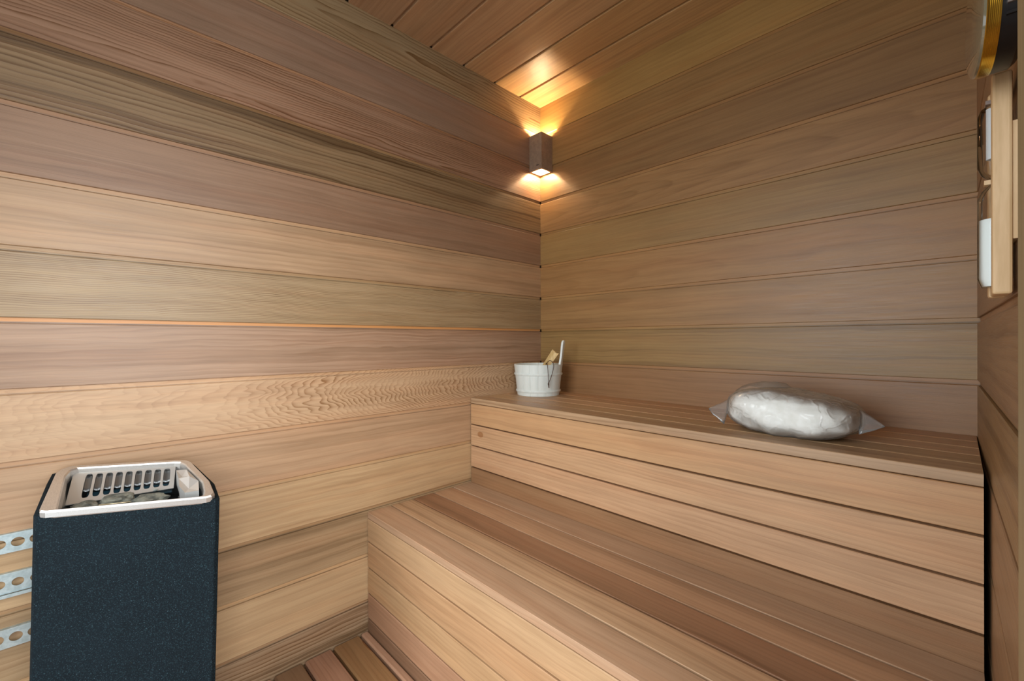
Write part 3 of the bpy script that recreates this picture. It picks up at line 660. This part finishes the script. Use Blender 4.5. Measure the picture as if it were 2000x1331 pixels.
# perforated mounting straps on the left wall
def strap(y0, y1, zc, hgt, yhole, pitch, label, lip=False):
    mp = lambda s, t: Vector((.010, s, zc+t))
    cs = []; k = math.floor((y0-yhole)/pitch); y = yhole+k*pitch+pitch/2
    c0 = yhole+k*pitch-pitch/2
    r = .0108 if not lip else .0098
    while c0 < y1:
        cs.append((c0, c0+pitch, -hgt/2, hgt/2, lambda a: (r*math.cos(a)*1.04, r*math.sin(a)))); c0 += pitch
    t = thing('perforated_strap', label, 'metal strap', (.0, (y0+y1)/2, zc-hgt/2), 'perforated straps on the left wall')
    holed('strap_plate', cs, mp, ZINC, t, .0015, None)
    yA, yB = cs[0][0], cs[-1][1]
    box('edge_flange', .0, .0108, yA, yB, zc+hgt/2-.0008, zc+hgt/2+.0008, ZINC, t)
    if lip: box('lower_lip', .0, .017, yA, yB, zc-hgt/2-.0075, zc-hgt/2-.0055, ZINC, t); box('lip_face', .016, .0172, yA, yB, zc-hgt/2-.0075, zc-hgt/2+.000, ZINC, t)
    else: box('edge_flange', .0, .0108, yA, yB, zc-hgt/2-.0008, zc-hgt/2+.0008, ZINC, t)
    for yy in (yB-pitch*1.5,): pass
fz = 1.0125
def onwall(y, z): return CAM.y+(y+1.7637)*fz, CZ+z*fz
y_, z_ = onwall(-1.8946, -.478)
strap(-2.35, -1.80, z_, .0440, y_, .0300, 'highest of the three perforated metal straps left of the heater')
y_, z_ = onwall(-1.8949, -.573)
strap(-2.35, -1.80, z_, .0480, y_, .0300, 'middle perforated metal strap left of the heater, with a lower lip', True)
y_, z_ = onwall(-1.8984, -.7026)
strap(-2.35, -1.80, z_, .0440, y_, .0300, 'lowest of the three perforated metal straps left of the heater')

# ------------------------------------------------------------------ sand timer on the right wall
def rl_of(y): return -y*rl
zb_, zt_ = CZ+.0573, CZ+.342
T0 = .930                                    # near edge, metres from the back corner
tim = thing('sand_timer', 'beech framed sand timer with white sand hanging on the right wall below the brass thermometer', 'timer', rpt(.88, .02, zb_))
def wn(l): return 0
nb0, nb1 = .0045, .0225
rbox('side_rail', T0-.018, T0, nb0, nb1, zb_, zt_, BEECH, tim, bevel=.003)
rbox('side_rail', T0-.085, T0-.067, nb0, nb1, zb_, zt_, BEECH, tim, bevel=.003)
rbox('end_block', T0-.0668, T0-.0182, nb0, nb1-.002, zt_-.020, zt_-.001, BEECH, tim, bevel=.002)
rbox('end_block', T0-.0668, T0-.0182, nb0, nb1-.002, zb_+.001, zb_+.014, BEECH, tim, bevel=.002)
rbox('wall_block', T0-.060, T0-.004, 0, .0045, zb_+.07, zt_-.065, BEECH, tim)
gc = rpt(T0-.0425, nb1-.0050, 0); gr = .0165
zt2, zb2, zm = zt_-.030, zb_+.012, (zt_+zb_)/2+.012
hb = lambda z: z
def glassprof(th):
    r = gr-th
    return [(0, zb2+th), (r*.75, zb2+th), (r, zb2+.012), (r, zm-.022), (r*.75, zm-.011), (.0022-th*.5, zm), (r*.75, zm+.011), (r, zm+.022), (r, zt2-.010), (r*.8, zt2-th), (0, zt2-th)]
solid('glass_bulbs', glassprof(0), (gc.x, gc.y, 0), GLASS, tim, n=32)
solid('white_sand', [(0, zb2+.0016), (gr*.72, zb2+.0016), (gr-.0014, zb2+.013), (gr-.0014, zb2+.092), (0, zb2+.095)], (gc.x, gc.y, 0), SAND, tim, n=32)
solid('inner_tube', [(0, zm+.026), (.006, zm+.027), (.006, zt2-.006), (0, zt2-.005)], rpt(T0-.026, nb1-.002, 0), simple('frosted_tube', (196, 204, 206), .3), tim, n=20)
rbox('clip', T0-.05, T0-.03, nb1-.001, nb1+.004, zt_-.027, zt_-.022, SILVER, tim); rbox('clip', T0-.048, T0-.036, nb1-.001, nb1+.005, zm-.003, zm+.003, BEECH, tim)

# ------------------------------------------------------------------ round brass thermometer
tc_ = Vector((1.611, -.999, CZ+.386)); an = R(5.4); ax = Vector((-math.cos(an), math.sin(an)*-1, 0))
ax = Vector((-math.cos(an), -math.sin(an), 0)) if False else Vector((-math.cos(an), math.sin(an)*(-1 if False else 1), 0))
# face plane contains direction (dX/dy = +.095 toward the door); its normal points into the room
fd = Vector((-.0124, .13, 0)).normalized(); ax = Vector((-fd.y, fd.x, 0)).normalized()
if ax.x > 0: ax = -ax
tr_ = .068
thm = thing('thermometer', 'round thermometer with brass rim and black back, high on the right wall', 'thermometer', tc_)
brim_ = lathe('brass_rim', [(tr_-.006, .001), (tr_-.003, .002), (tr_, 0), (tr_, -.0105), (tr_-.006, -.0105)], tc_, BRASS, thm, n=72, axis=ax)
for k in range(6): lathe('rim_rib', [(tr_-.001, -.0015-k*.0014), (tr_+.00035, -.0016-k*.0014), (tr_+.00035, -.0020-k*.0014), (tr_-.001, -.0021-k*.0014)], tc_, BRASS, brim_, n=72, axis=ax)
solid('glass_cover', [(0, .0045), (tr_-.006, .0045), (tr_-.0015, .0030), (tr_-.0012, .0005), (0, .0005)], tc_, simple('glossy_cover_glass', (120, 116, 96), .03, 0.0, spec=.9, coat=1.0), thm, n=72, axis=ax)
hous_ = solid('black_housing', [(0, -.0106), (tr_-.001, -.0106), (tr_-.0015, -.026), (tr_-.006, -.031), (0, -.031)], tc_, BLACKP, thm, n=64, axis=ax)
for k in range(5):
    z = -.035+k*.010
    rr_ = math.sqrt(max(tr_**2-z**2, 0)); q = tc_-fd*(rr_-.0012)+Z*z-ax*.018
    e = fd
    vs = [q+ax*a-e*b+Z*c for a in (-.0035, .004) for b in (0, .0028) for c in (-.0016, .0016)]
    link('vent_rib', vs, [(0, 1, 3, 2), (4, 6, 7, 5), (0, 4, 5, 1), (2, 3, 7, 6), (0, 2, 6, 4), (1, 5, 7, 3)], BLACKP if k != 1 else SILVER, hous_)
solid('wall_mount', [(0, 0), (.012, 0), (.012, .012), (0, .012)], rpt(.995, 0, tc_.z), BLACKP, thm, n=16, axis=NR)
